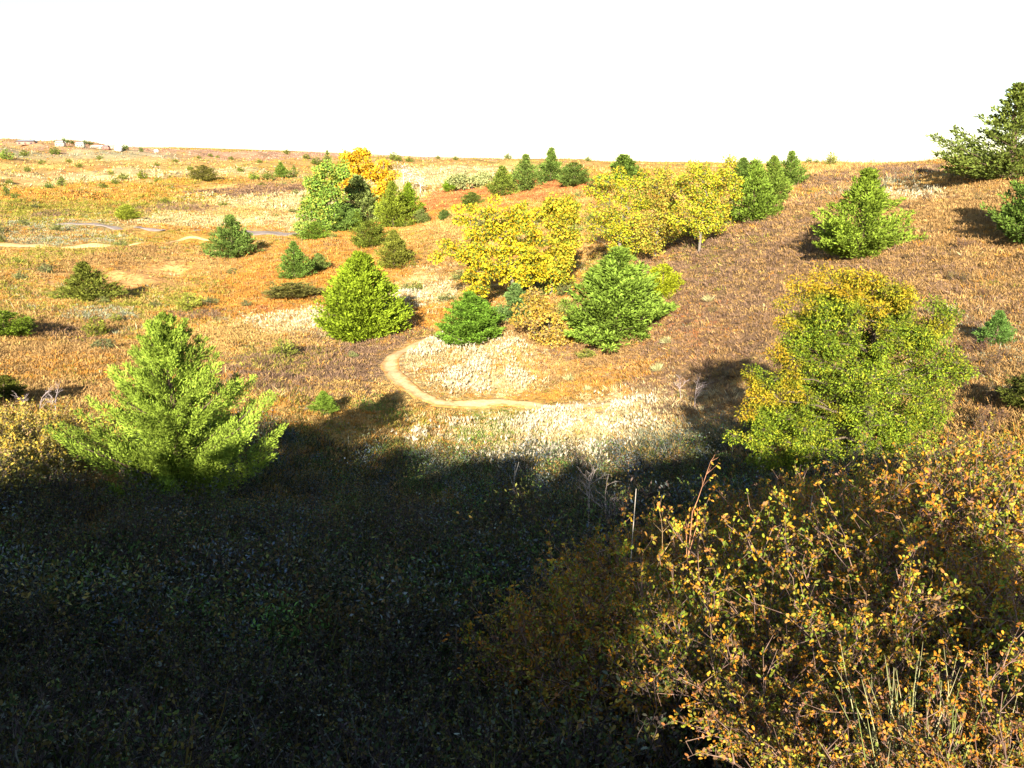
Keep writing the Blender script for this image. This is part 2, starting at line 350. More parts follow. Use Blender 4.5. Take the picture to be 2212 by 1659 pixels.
# pale seed heads
def seedheads():
    X, Y, r = scatter(260000, -.45, .45, 62, 135, 21)
    W = weights(X, Y); k = (r.random(len(X)) < np.clip(W[:, PN.index('pale')] * 2.4 - .6, 0, .7)) & (fbm(X * .9, Y * .6, 8, 2) + r.normal(size=len(X)) * .12 > .5) & (pathdist(X, Y) > .4)
    X, Y = X[k], Y[k]; Z = zf(X, Y); n = len(X); h = r.uniform(.3, .85, n)
    P = np.stack([X, Y, Z], 1); D = unit(np.column_stack([r.normal(size=(n, 2)) * .22 + [.12, 0], np.ones(n)]))
    tip = P + D * h[:, None]
    parts = []
    for j in range(4):
        d = unit(D + r.normal(size=(n, 3)) * .28); V, Fq = quads(tip - D * h[:, None] * .3, d, r.uniform(.14, .32, n), r.uniform(.022, .05, n), r)
        parts.append((V, Fq, np.array([.68, .59, .42]) * r.uniform(.4, 1.25, (n, 1))))
    V, Fq = quads(P, D, h * .8, .02 + 0 * h, r); parts.append((V, Fq, np.array([.5, .38, .2]) * np.ones((n, 1))))
    V, Fq, C = join(parts)
    tag(mk('seed_grass', V, Fq, C, M_GRASS), 'pale cream seed heads of tall grass beside the curved dirt path', 'grass', kind='stuff')
seedheads()

# ------------------------------------------------------------------ trees
def prof(pts):
    a = np.array(pts, float); return lambda t: np.interp(t, a[:, 0], a[:, 1])
CONE = prof([(0,.55),(.08,.9),(.2,1),(.4,.85),(.65,.52),(.85,.24),(1,.03)])
WIDE = prof([(0,.7),(.1,1),(.25,.98),(.45,.7),(.6,.5),(.8,.3),(1,.05)])
EGG = prof([(0,.5),(.15,.9),(.35,1),(.6,.9),(.8,.65),(.93,.35),(1,.08)])
SPIRE = prof([(0,.6),(.15,1),(.35,.95),(.5,.7),(.62,.42),(.75,.25),(1,.03)])
def juniper_mesh(seed, nb, ns, L, W, profile, col, plume=.14, fray=.15, zasp=1.0, colvar=.3, tipcol=None, droop=0.0):
    """unit juniper: height 1, radius .5 (scaled by its object)"""
    r = np.random.default_rng(seed)
    t = r.random(nb) ** .85; az = r.random(nb) * 2 * PI
    R = .5 * profile(t) * r.uniform(1 - fray * 1.6, 1 + fray, nb)
    R *= 1 + .16 * np.sin(az * 2 + seed) * 1 + .1 * np.sin(az * 3 + t * 7 + seed)
    tip = np.stack([R * np.cos(az), R * np.sin(az), .03 + t * .97], 1)
    el = .25 + t * .9
    st = np.stack([0 * R, 0 * R, np.maximum(tip[:, 2] - R * el * .9 + droop * R, .01)], 1)
    bd = unit(tip - st)
    m = np.maximum((ns * (.35 + R / .5)).astype(int), 3); bi = np.repeat(np.arange(nb), m); n = len(bi)
    u = r.random(n) ** .55
    sag = -4 * .05 * u * (1 - u)
    C0 = st[bi] + (tip - st)[bi] * u[:, None]; C0[:, 2] += sag * R[bi]
    off = r.normal(size=(n, 3)) * (plume * (.28 + R[bi]) * (1.15 - u))[:, None]; off[:, 2] *= .55
    P = C0 + off; P[:, 2] = np.maximum(P[:, 2], .005)
    D = unit(bd[bi] * .8 + unit(off) * .55 + [0, 0, .3] + r.normal(size=(n, 3)) * .35)
    V, Fq = quads(P, D, L * r.uniform(.6, 1.3, n), W * r.uniform(.7, 1.3, n), r)
    bc = r.uniform(1 - colvar, 1 + colvar, nb)[bi]
    C = np.array(col) * (bc * r.uniform(.75, 1.25, n))[:, None]
    C *= np.where(r.random(n) < .06, .5, 1)[:, None]
    if tipcol is not None:
        k = np.clip((u - .55) * 2, 0, 1) * (np.sin(az * 1.0 + seed * 2)[bi] * .5 + .5 + t[bi] * .5) * .8
        C = C * (1 - k[:, None]) + np.array(tipcol) * k[:, None] * r.uniform(.8, 1.2, (n, 1))
    me = mk('crown', V, Fq, C, M_LEAF)
    # wood: trunk and the main branches
    k = r.choice(nb, min(nb, 60), replace=False)
    zz = np.linspace(0, .92, 8); wob = r.normal(size=(8, 2)) * .008; tr = np.column_stack([wob, zz]); tr[0, 2] = -.05
    a = segs(tr[:-1], tr[1:], .035 * (1 - zz[:-1]) + .004, .035 * (1 - zz[1:]) + .004, 7)
    b = segs(st[k], st[k] + (tip - st)[k] * .8, .009 * (1.1 - t[k]), .003, 4)
    V, Fq, C = join([(a[0], a[1], (.13, .085, .055)), (b[0], b[1], (.12, .08, .055))])
    tr = mk('trunk', V, Fq, C, M_BARK)
    mesh = (me.data, tr.data)
    bpy.data.objects.remove(me); bpy.data.objects.remove(tr)
    return mesh
def place(kind, meshes, x, y, hpx, wpx, label, cat='tree', group=None, tint=(1, 1, 1), rz=None, lean=(0, 0), depth=None, sink=.0, loc=None):
    g = np.array(loc) if loc is not None else at(x, y)
    dist = g[1]
    if loc is None and meshes is not J_NEAR: wpx = wpx * 1.13
    H = hpx * dist / FD * 1.02 if loc is None else hpx; Wd = wpx * dist / FD if loc is None else wpx
    e = empty(kind, (g[0], g[1], g[2] - sink * H), rng.uniform(0, 2 * PI) if rz is None else rz)
    # the parts take the size, so that the Empty keeps scale one
    for nm, me in zip(('crown', 'trunk'), meshes):
        o = bpy.data.objects.new(nm, me); COL.objects.link(o); o.parent = e
        o.scale = (Wd, Wd if depth is None else depth * Wd, H); o.rotation_euler = (lean[0], lean[1], 0)
        o.color = (*tint, 1) if nm == 'crown' else (1, 1, 1, 1)
    return tag(e, label, cat, group)
GR = (.15, .19, .03)
JM = [juniper_mesh(100 + i, 150, 62, .055, .020, p, GR, plume=.13) for i, p in enumerate((CONE, CONE, WIDE, EGG, SPIRE, WIDE))]
JF = [juniper_mesh(200 + i, 60, 14, .11, .05, p, GR, plume=.16) for i, p in enumerate((CONE, EGG, EGG, SPIRE))]
# two near ones of their own
J_NEAR = juniper_mesh(303, 260, 430, .021, .0055, prof([(0,.15),(.15,.5),(.3,.9),(.45,1),(.55,.78),(.68,.55),(.8,.38),(.92,.24),(1,.06)]), (.23,.31,.035), plume=.07, fray=.42, colvar=.35)
J_CONE = juniper_mesh(304, 330, 80, .045, .016, prof([(0,.72),(.1,.95),(.25,1),(.45,.86),(.65,.62),(.85,.36),(1,.06)]), (.19,.205,.015), plume=.10, fray=.09)
J_BIG = juniper_mesh(305, 170, 130, .045, .014, prof([(0,.8),(.12,1),(.3,.97),(.5,.8),(.7,.55),(.88,.28),(1,.04)]), (.15,.22,.04), plume=.085, fray=.12)
J_TOP = juniper_mesh(306, 120, 110, .045, .014, prof([(0,.5),(.1,.7),(.25,1),(.45,.8),(.6,.5),(.75,.26),(.9,.12),(1,.02)]), (.12,.15,.025), plume=.085, fray=.45)

T = lambda *a, **k: place('juniper_tree', *a, **k)
place('juniper_tree', J_NEAR, 395, 1095, 440, 375, 'large spreading light green juniper at left, on the edge of the big shadow', rz=.6)
T(J_CONE, 785, 728, 178, 165, 'dense yellow green cone shaped juniper left of the curved path', rz=1.0, tint=(1.05,1.3,1))
T(JM[0], 638, 601, 74, 66, 'dark green pointed juniper on the orange slope', tint=(.8,1,.9))
T(JM[3], 690, 586, 36, 38, 'small grey green juniper right of the pointed dark one', tint=(1.3,1.35,1.7))
T(JM[1], 503, 555, 84, 92, 'broad green juniper below the grey road', tint=(.85,1,1.1))
T(JM[2], 195, 652, 82, 118, 'wind leaned olive juniper with a dark right side at far left', tint=(1.05,.9,.8), lean=(0,-.15))
T(JM[3], 12, 724, 50, 110, 'round dark green juniper cut by the left edge', tint=(.9,1.0,.5))
T(JM[3], 800, 538, 56, 74, 'rounded olive juniper above the reddish cone juniper', tint=(1,.95,.7))
T(JM[0], 852, 578, 76, 76, 'cone shaped juniper with a reddish tip', tint=(1.15,.95,.8))
T(JM[1], 850, 494, 92, 76, 'upright olive juniper at the right end of the grove', tint=(1.15,1.1,.6))
T(JM[0], 884, 468, 66, 60, 'bright green juniper peeping from behind the upright olive one', tint=(1.2,1.35,.5))
T(JM[5], 775, 478, 90, 120, 'wide grey green juniper in the middle of the grove', tint=(1.3,1.25,1.9))
T(JM[3], 735, 500, 60, 80, 'low grey green juniper under the bright green tree', tint=(.9,1.1,1.2))
T(JM[3], 682, 517, 36, 54, 'small green bush at the foot of the grove', cat='bush', tint=(1.1,1.3,.8))
T(JM[1], 772, 500, 38, 38, 'small green juniper directly under the wide grey green one', tint=(1,1.1,.7))
T(J_BIG, 1020, 740, 106, 150, 'low bright green juniper right of the curved path', rz=2, tint=(.95,1.15,.6), lean=(0,.12))
T(JM[5], 1112, 696, 80, 96, 'blue green juniper between the yellow tree and low bright juniper', tint=(.9,1.1,1.7))
T(JM[3], 1430, 645, 72, 84, 'rounded yellow green bush peeping from behind the large mid juniper', cat='bush', tint=(2.2,1.9,.5))
place('juniper_tree', J_BIG, 1332, 738, 196, 240, 'large green juniper in front of the orange leaved trees', tint=(1.2,1.2,.8))
T(JM[2], 1625, 478, 120, 112, 'green juniper on the crest, in front of three', tint=(1,1.15,.8))
T(JM[1], 1665, 440, 92, 80, 'narrow green juniper just behind the front crest juniper', tint=(1,1.1,.9))
T(JM[1], 1705, 402, 66, 62, 'pointed juniper farthest right in the crest group', tint=(.85,1,.9))
T(JM[0], 1602, 400, 52, 70, 'dark juniper behind the yellow grove on the crest', tint=(.75,.9,.9))
T(JM[0], 1085, 424, 58, 66, 'leftmost juniper of the row on the rusty ridge', tint=(1.1,1.1,.9))
T(JM[1], 1136, 412, 70, 66, 'tallest pointed juniper of the row on the rusty ridge', tint=(.9,1,1.1))
T(JM[4], 1190, 394, 66, 64, 'spire topped juniper of the row on the rusty ridge', tint=(.85,1,1))
T(JM[3], 1240, 402, 46, 66, 'low wide juniper at the right end of the ridge row', tint=(.9,1,1.1))
T(JM[5], 1345, 405, 64, 110, 'dark green juniper showing above the yellow grove', tint=(.85,1,.9))
T(JM[0], 972, 414, 30, 36, 'small bright green juniper at the foot of the rusty ridge', tint=(1.2,1.5,.5))
T(JM[3], 1020, 446, 28, 42, 'small round juniper above the yellow tree', tint=(1,1,1))
T(JM[3], 960, 476, 22, 26, 'tiny dark juniper on the slope left of the yellow tree', tint=(.8,.95,1.2))
T(JM[3], 911, 484, 30, 34, 'small grey juniper beside the grove', tint=(1.3,1.2,1.8))
J_LONE = juniper_mesh(307, 190, 95, .045, .015, prof([(0,.5),(.15,.85),(.3,1),(.5,.88),(.62,.62),(.72,.34),(.88,.2),(1,.05)]), (.15,.19,.03), plume=.085, fray=.2)
T(J_LONE, 1858, 558, 178, 184, 'bright green spire topped juniper alone on the right hillside', tint=(1.2,1.3,.8), rz=2.2)
place('juniper_tree', J_TOP, 2178, 385, 182, 225, 'tall ragged dark juniper against the sky at upper right', rz=.9)
place('juniper_tree', J_LONE, 2238, 525, 190, 190, 'dark juniper cut by the right edge below the tall one', rz=3.0, tint=(.7,.85,.8))
T(JM[5], 2150, 742, 70, 78, 'small bluish green juniper low on the right hillside', tint=(.75,1.05,1.2))
T(JM[3], 2225, 880, 70, 120, 'dark shrub cut by the right edge', cat='shrub', tint=(.5,.45,.4))
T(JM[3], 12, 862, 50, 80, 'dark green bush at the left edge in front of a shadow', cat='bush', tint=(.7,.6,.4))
T(JM[5], -90, 880, 62, 150, 'unseen wide juniper added beyond the left edge to cast a dark shadow')  # out-of-view juniper added for the dark shadow band
T(JM[0], 700, 892, 48, 62, 'small green bush on the edge of the big shadow', cat='bush', tint=(1.1,1.3,.9))
T(JM[3], 632, 643, 28, 108, 'low flat grey green shrub patch below the paired junipers', cat='shrub', tint=(1.4,1.0,1.4))
T(JM[3], 440, 393, 32, 48, 'round dark tree alone on the far left slope', tint=(1.2,.85,1.0))
T(JM[0], 608, 384, 30, 30, 'tallest of the four far junipers left of the orange tree', tint=(.9,1.05,.8))
T(JF[3], 636, 382, 22, 18, 'rightmost of the four far junipers left of the orange tree')
T(JF[1], 580, 390, 18, 22, 'rounded juniper third from the right in the far four')
T(JF[1], 549, 388, 14, 22, 'faint juniper at the left end of the far four', tint=(1.4,1.5,1.3))
T(JM[3], 275, 476, 30, 48, 'pale green bush beside the far end of the road', cat='bush', tint=(2.2,1.9,1.2))
T(JF[0], 135, 403, 19, 20, 'dark little juniper with orange soil round it on the far left')
T(JF[1], 104, 409, 15, 18, 'smaller dark juniper next to it on the far left', tint=(.8,.95,1))
T(JF[0], 14, 426, 22, 18, 'dark juniper near the left edge of the middle distance')
T(JF[1], 309, 388, 18, 20, 'olive juniper with a dark shadow below the pale grass band', tint=(1.1,1,.6))
T(JF[1], 119, 334, 14, 22, 'dark green tree on the far left flat below the houses')
T(JF[1], 16, 345, 20, 26, 'pale green tree at left below the skyline', tint=(1.4,1.5,1.5))
T(JF[3], 708, 352, 22, 20, 'thin dark juniper left of the orange crown top')
T(JF[1], 686, 358, 14, 26, 'low olive tree left of the orange tree crown')
T(JF[1], 1098, 344, 11, 15, 'tiny round tree on the centre skyline')
T(JF[1], 1271, 350, 9, 12, 'tiny dark tree on the skyline above the yellow grove')
T(JF[1], 1746, 354, 12, 14, 'left one of three tiny dark skyline trees')
T(JF[1], 1763, 355, 9, 12, 'middle one of three tiny dark skyline trees')
T(JF[1], 1793, 358, 26, 22, 'pale taller tree on the right skyline', tint=(1.5,1.2,1.2))
r_ = random.Random(5)
for (x, y, h) in ((620,335,8),(662,345,9),(560,352,6),(500,346,6),(470,342,5),(455,340,6),(430,343,5),(35,430,12),(52,338,10),(215,345,7),(60,372,9),(90,355,8),(150,352,7),(170,362,8),(340,395,9),(250,398,10),(265,390,12),(225,408,10),(378,352,7),(700,372,9),(885,352,9),(945,344,6),(985,346,7),(520,372,8),(340,360,7),(410,368,8),(850,345,12),(862,350,10),(20,400,9),(240,378,7)):
    T(JF[r_.choice((1, 2))], x, y, h * 1.2, h * 1.7, 'tiny dark bush dotted on the far grassland', cat='bush', group='bushes dotted over the far grassland', tint=(1.2, 1.1, 1.1))
for (x, y, h, w) in ((138,309,10,9),(147,310,9,8),(156,311,8,8),(184,312,8,12),(193,313,7,14),(270,326,10,16),(306,330,10,8),(46,311,8,10),(122,311,7,12)):
    T(JF[1], x, y, h, w, 'small dark tree among the hilltop houses', group='trees among the far hilltop houses', tint=(.8,.9,1.3))

# --- broadleaf trees: greedy skeleton from trunk to leaf clusters
def broadleaf(kind, base, trunk, clusters, nleaf, L, W, sig, leafcol, barkcol, label, seed=0, cat='tree', r0=.12, group=None, rim=None, twigs=True, droop=.2, foliage_name='crown'):
    r = np.random.default_rng(seed); nodes = [np.array(p, float) for p in trunk]; par = [-1] + list(range(len(trunk) - 1))
    cl = np.array(clusters, float); order = np.argsort(np.linalg.norm(cl[:, :3] - nodes[-1], axis=1))
    ends = []
    for i in order:
        c = cl[i, :3]; N = np.array(nodes)
        d = np.linalg.norm(N - c, axis=1) + np.maximum(N[:, 2] - c[2], 0) * 2.5
        j = int(np.argmin(d)); a = N[j]
        m = (a + c) / 2 + np.array([0, 0, .1]) * np.linalg.norm(c - a) + r.normal(size=3) * .05 * np.linalg.norm(c - a)
        nodes.append(m); par.append(j); nodes.append(c); par.append(len(nodes) - 2); ends.append(len(nodes) - 1)
    cnt = np.zeros(len(nodes))
    for e in ends:
        k = e
        while k >= 0: cnt[k] += 1; k = par[k]
    N = np.array(nodes); k = np.arange(1, len(N)); pk = np.array(par)[1:]
    rad = r0 * np.sqrt(np.maximum(cnt, .6) / len(ends))
    P = [(*segs(N[pk], N[k], np.minimum(rad[pk], rad[k] * 1.4), rad[k], 5), barkcol)]
    bi = np.repeat(np.arange(len(cl)), nleaf); n = len(bi); sg = (cl[bi, 3] if cl.shape[1] > 3 else 1) * sig
    g = r.normal(size=(n, 3)); g = g / (np.linalg.norm(g, axis=1, keepdims=True)) * (r.random(n) ** .45)[:, None] * 1.35
    off = g * (np.asarray(sg) * np.ones(n))[:, None] * [1, 1, .75]
    LP = cl[bi, :3] + off
    if twigs:
        q = r.choice(n, min(n, len(cl) * 7), replace=False)
        P.append((*segs(cl[bi[q], :3], LP[q], rad.max() * .06 + .003, .002, 3), barkcol))
    D = unit(unit(off) * .7 + r.normal(size=(n, 3)) * .6 + [0, 0, -droop])
    V, Fq = quads(LP, D, L * r.uniform(.6, 1.3, n), W * r.uniform(.6, 1.3, n), r, .15)
    lc = np.array(leafcol); pick = r.random((len(cl), 1)) * .6 + r.random((n, 1))[:len(cl)] * 0
    t = np.clip(pick[bi] + r.normal(size=(n, 1)) * .25 + .2, 0, .999)
    C = lc[(t[:, 0] * len(lc)).astype(int)] * r.uniform(.7, 1.3, (n, 1)) * r.uniform(.8, 1.2, (len(cl), 1))[bi]
    if rim is not None:
        f, rc = rim; w = f(LP)[:, None] * r.uniform(.2, 1, (n, 1)); C = C * (1 - w) + np.array(rc) * w * r.uniform(.8, 1.2, (n, 1))
    e = empty(kind, base)
    mk(foliage_name, V, Fq, C, M_LEAF, e)
    V, Fq, C = join(P); mk('trunk', V, Fq, C, M_BARK, e)
    return tag(e, label, cat, group)
def shell(seed, n, blobs, inner=.35):
    """cluster centres in a union of ellipsoids (cx,cy,cz,rx,ry,rz), mostly near the surface"""
    r = np.random.default_rng(seed); B = np.array(blobs, float); w = (B[:, 3] * B[:, 4] * B[:, 5]) ** (2 / 3); out = []
    for b, m in zip(B, np.maximum((n * w / w.sum()).astype(int), 1)):
        d = unit(r.normal(size=(m, 3))); q = (inner + (1 - inner) * r.random(m) ** .6)[:, None] * np.where(r.random((m, 1)) < .16, 1.28, 1)
        out.append(b[:3] + d * q * b[3:6] * (.68 + .6 * vnoise(d[:, :1] * 2.3 + 7, d[:, 2:3] * 2.3 + b[0], seed)))
    return np.concatenate(out)
def px_tree(kind, bx, by, blobs_px, label, ncl, nleaf, leafpx, cols, seed, bark=(.18,.15,.12), depthk=.8, r0=None, forks=None, **kw):
    """blobs_px: ellipses (x, y, rx, ry) as measured on the photograph, turned into metres at the tree's distance"""
    g = at(bx, by); m = g[1] / FD
    cp = math.cos(PITCH)
    B = [((x - bx) * m, dy * m, (by - y) * m * 1.02, rx * m, min(rx, ry) * m * depthk * 1.1, ry * m) for (x, y, rx, ry, dy) in [(b + (0,))[:5] for b in blobs_px]]
    cl = shell(seed, ncl, B); cl[:, 2] = np.maximum(cl[:, 2], .1)
    top = max(b[2] for b in B)
    r = np.random.default_rng(seed)
    mx = np.mean([b[0] for b in B])
    tr = [(0, 0, -.1), (mx * .1, 0, top * .22), (mx * .3, 0, top * .45), (mx * .6, 0, top * .65)]
    lf = leafpx * m
    return broadleaf(kind, g, tr, cl, nleaf, lf, lf * .7, kw.pop('sigpx', 13) * m, cols, bark, label, seed=seed, r0=r0 or top * .022, **kw)
YEL = [(.55,.43,.015),(.60,.47,.015),(.40,.33,.02),(.17,.21,.02),(.48,.28,.012),(.12,.16,.02),(.38,.30,.02)]
px_tree('yellow_tree', 1115, 668, [(1065,480,78,45),(985,545,66,26),(1075,560,95,62),(1130,520,55,60),(1020,610,38,26),(1140,590,50,35)],
        'spreading bright yellow autumn tree in the middle of the valley', 200, 100, 5.8, YEL, 41, sigpx=11)
px_tree('yellow_tree', 1190, 640, [(1205,470,46,46),(1215,540,40,50),(1190,590,36,40)], 'taller narrow yellow tree behind the right side of the spreading one', 70, 150, 5.8, [(.42,.33,.02),(.28,.28,.02),(.45,.30,.02),(.18,.22,.02)], 42, sigpx=13)
px_tree('orange_leaved_shrub', 1190, 752, [(1172,700,52,38),(1205,725,34,26),(1150,655,26,30)], 'thin orange leaved shrub left of the large mid juniper', 55, 70, 6.5, [(.42,.24,.03),(.36,.26,.04),(.3,.2,.06)], 43, cat='shrub', sigpx=12)
OG = [(.42,.38,.02),(.30,.35,.02),(.42,.32,.018),(.14,.19,.02),(.30,.19,.025)]
px_tree('autumn_tree', 1335, 585, [(1320,420,48,42),(1300,490,42,50),(1365,470,48,60),(1400,410,40,40),(1350,530,50,30)], 'yellow green and orange tree, left one of the grove behind the large juniper', 170, 85, 4.3, OG, 44, sigpx=10)
px_tree('autumn_tree', 1415, 560, [(1430,430,40,55),(1440,490,40,40),(1400,520,30,30)], 'orange brown tree with bare stems in the middle of the grove', 80, 110, 4.5, [(.36,.24,.03),(.30,.27,.03),(.26,.27,.03),(.34,.2,.03)], 45, sigpx=12)
px_tree('autumn_tree', 1510, 545, [(1500,400,55,42),(1545,430,42,55),(1490,460,45,45),(1560,390,28,35),(1530,490,35,28)], 'yellow green tree, right one of the grove below the crest', 165, 85, 4.3, OG, 46, sigpx=10)
px_tree('orange_tree', 786, 462, [(780,362,40,32),(825,385,26,26),(755,390,26,22),(815,420,24,20)], 'orange autumn tree with a forked pale trunk at the top of the grove', 75, 90, 5.5, [(.55,.28,.01),(.6,.33,.015),(.5,.3,.02),(.35,.3,.03)], 47, sigpx=9, bark=(.45,.38,.3), cat='tree')
px_tree('green_tree', 705, 502, [(715,385,40,24),(690,405,26,20),(720,425,34,22),(680,450,34,26),(705,475,34,22)], 'bright green leafy tree at the left of the grove', 110, 100, 5, [(.16,.27,.035),(.22,.3,.04),(.13,.22,.03),(.3,.3,.04)], 48, sigpx=9, bark=(.4,.35,.28))
px_tree('green_tree', 652, 520, [(655,490,14,14),(650,505,12,10)], 'tiny light green tree at the end of the road', 14, 60, 4, [(.2,.3,.05),(.26,.32,.05)], 49, sigpx=5)
for i, (x, y, h, lb) in enumerate(((885,418,60,'taller thin leafless pale tree right of the orange tree'),(908,422,48,'shorter thin leafless pale tree beside the rusty ridge'),(872,402,44,'leafless pale tree close behind the bright green juniper'))):
    px_tree('bare_tree', x, y, [(x-4,y-h*.75,14,h*.28),(x+6,y-h*.5,12,h*.25)], lb, 34, 3, 3, [(.4,.35,.3)], 50 + i, sigpx=6, bark=(.62,.52,.42), r0=.13)
px_tree('leafy_bush', 1020, 412, [(1010,395,28,16),(1045,390,24,16),(985,388,18,10)], 'grey green leafy bush row behind the rusty ridge', 50, 60, 4.5, [(.3,.33,.12),(.26,.28,.1),(.36,.35,.12)], 55, sigpx=7, cat='bush')
# big right-hand tree
def big_tree():
    bx, by = 1865, 1020; g = at(bx, by); m = g[1] / FD
    r = np.random.default_rng(61)
    lay = []
    for (x, y, rx, ry, dy) in ((1840,600,75,34,0),(1735,700,65,50,-10),(2000,690,60,60,0),(1800,640,110,50,10),(1770,640,60,34,-20),(1910,630,60,40,10),(1850,690,120,52,0),(1740,740,85,42,-20),(1950,720,75,50,10),(1830,800,150,60,-30),(1660,810,70,36,-20),(2010,790,70,45,0),
                               (1700,890,110,48,-30),(1880,890,120,60,-20),(2010,870,60,50,0),(1690,960,95,42,-20),(1830,970,110,40,-30),(1950,940,80,36,-10)):
        lay.append(((x - 22 - bx) * m, dy * m, (by - y) * m * 1.02, rx * m, rx * m * .95, ry * m))
    cl = shell(61, 520, lay, .3); cl[:, 2] = np.maximum(cl[:, 2], .25)
    tr = [(0, 0, -.2), (0, 0, 1.2), (-.1, 0, 2.6), (-.1, 0, 4.0), (-.1, 0, 5.6)]
    top = max(cl[:, 2])
    def rim(P):
        v = P[:, 2] / top * .8 - P[:, 0] / 4.2 * .42 - P[:, 1] * .04
        cen = fbm(P[:, 0] * 1.3 + 9, P[:, 2] * 1.3, 4, 2)
        return np.clip((v - .66) * 1.6 + (cen - .5) * 1.8, 0, .8)
    broadleaf('big_autumn_tree', g, tr, cl, 250, .10, .042, .29, [(.13,.18,.012),(.18,.23,.014),(.07,.11,.01),(.24,.25,.016)], (.12,.09,.06),
              'big dark green tree turning orange at its top and left side, casting a shadow', seed=61, r0=.26, rim=(rim, (.50,.24,.012)), droop=.55)
big_tree()

rb_ = np.random.default_rng(88)
for i in range(130):
    ss = math.exp(rb_.uniform(math.log(95), math.log(520))); Y = ss - OFF; X = rb_.uniform(-.62, .1) * Y
    if pathdist(np.array([X]), np.array([Y]))[0] < 1.5: continue
    w = rb_.uniform(.8, 2.2) * (1 + Y / 500); h = w * rb_.uniform(.4, .8); t = rb_.uniform(.8, 1.5)
    place('low_bush', JF[rb_.integers(0, 4) if rb_.random() < .2 else 1 + rb_.integers(0, 2)], 0, 0, h, w, 'low grey green bush scattered in the grass of the left slopes', 'bush', 'low bushes scattered over the left slopes',
          tint=(t * 1.2, t, t * rb_.uniform(.8, 2.4)), loc=(X, Y, float(zf(X, Y)[0]) - .05))
# ------------------------------------------------------------------ yuccas
def yucca_mesh(seed, n=90):
    r = np.random.default_rng(seed); az = r.random(n) * 2 * PI; el = r.uniform(.25, 1.45, n)
    D = np.stack([np.cos(az) * np.cos(el), np.sin(az) * np.cos(el), np.sin(el)], 1)
    V, Fq = quads(np.zeros((n, 3)) + D * .03, D, r.uniform(.4, .65, n), .035, r, .02)
    C = mixc((.26, .27, .10), (.55, .48, .24), r.random((n, 1)))
    o = mk('yucca', V, Fq, C, M_GRASS); me = o.data; bpy.data.objects.remove(o); return me
YM = [yucca_mesh(1), yucca_mesh(2)]
for i, (x, y, s, lb) in enumerate(((1228,825,1.2,'spiky yellow green yucca left of the rusty grass inside the path bend'),(1120,812,1.0,'small spiky yucca nearest the pale grass in the path bend'),
      (1268,845,.9,'spiky grey green yucca just above the dirt path'),(1420,805,1.4,'pale spiky yucca beside the dark tree shadow'),(1440,745,1.2,'pale yucca directly below the large mid juniper'),
      (1530,655,1.3,'grey green yucca alone in the purple brush'),(1330,915,1.0,'yucca below the end of the dirt path'),(1015,650,.9,'yucca at the foot of the yellow tree'),(2050,680,1.1,'yucca right of the big autumn tree top'))):
    p = at(x, y); o = bpy.data.objects.new('yucca', YM[i % 2]); COL.objects.link(o); o.location = p; o.scale = (s, s, s * .9); o.rotation_euler = (0, 0, i)
    tag(o, lb, 'yucca', 'yuccas in the grass')

# ------------------------------------------------------------------ near shrubs
def shrub_mesh(seed, nstem, nleaf, leafL, cols, H=1.0, R=.55, twigc=(.16,.10,.075), bare=.3, curl=.35):
    r = np.random.default_rng(seed); segsA, segsB, ra, rb = [], [], [], []; LP, LD = [], []
    for i in range(nstem):
        az = r.random() * 2 * PI; rr = R * math.sqrt(r.random()); p = np.array([math.cos(az) * rr * .35, math.sin(az) * rr * .35, -.05])
        d = unit(np.array([math.cos(az) * rr * .9, math.sin(az) * rr * .9, H * r.uniform(.75, 1.05)]))
        L = H * r.uniform(.7, 1.1); k = 6; rad = r.uniform(.006, .011)
        for j in range(k):
            q = p + d * L / k; segsA.append(p); segsB.append(q); ra.append(rad * (1 - j / k * .75)); rb.append(rad * (1 - (j + 1) / k * .75))
            if j >= 1:
                for b in range(r.integers(2, 4)):
                    bd = unit(d * .7 + r.normal(size=3) * .6 + [0, 0, .2]); bl = r.uniform(.08, .26) * H; t0 = p + (q - p) * r.random()
                    m = t0 + bd * bl; segsA.append(t0); segsB.append(m); ra.append(rad * .4); rb.append(.0022)
                    sb = unit(bd + r.normal(size=3) * .6); m2 = m + sb * bl * .5; segsA.append(m); segsB.append(m2); ra.append(.0024); rb.append(.0012)
                    LP += [t0 + bd * bl * .6, m, m2]; LD += [bd, bd, sb]
            p = q; d = unit(d + r.normal(size=3) * curl * .45)
    LP, LD = np.array(LP), np.array(LD); w = LP[:, 2] / H; k = r.random(len(LP)) > bare * (1.25 - w); LP, LD = LP[k], LD[k]
    idx = r.integers(0, len(LP), nleaf); P = LP[idx] + r.normal(size=(nleaf, 3)) * .012
    D = unit(LD[idx] * .6 + r.normal(size=(nleaf, 3)) * .7 + [0, 0, .15]); V, Fq = leafshape(P, D, leafL * r.uniform(.55, 1.25, nleaf), r)
    lc = np.array(cols); cc = r.random(len(LP))[idx] * .7 + r.random(nleaf) * .3
    C = lc[np.clip((cc * len(lc)).astype(int), 0, len(lc) - 1)] * r.uniform(.65, 1.3, (nleaf, 1))
    o = mk('foliage', V, Fq, np.repeat(C, 1, 0), M_LEAF); a = o.data; bpy.data.objects.remove(o)
    V, Fq = segs(np.array(segsA), np.array(segsB), np.array(ra), np.array(rb), 3)
    o = mk('stems', V, Fq, np.array(twigc) * r.uniform(.6, 1.5, (len(Fq) // 3, 1)).repeat(3, 0), M_BARK); b = o.data; bpy.data.objects.remove(o)
    return a, b
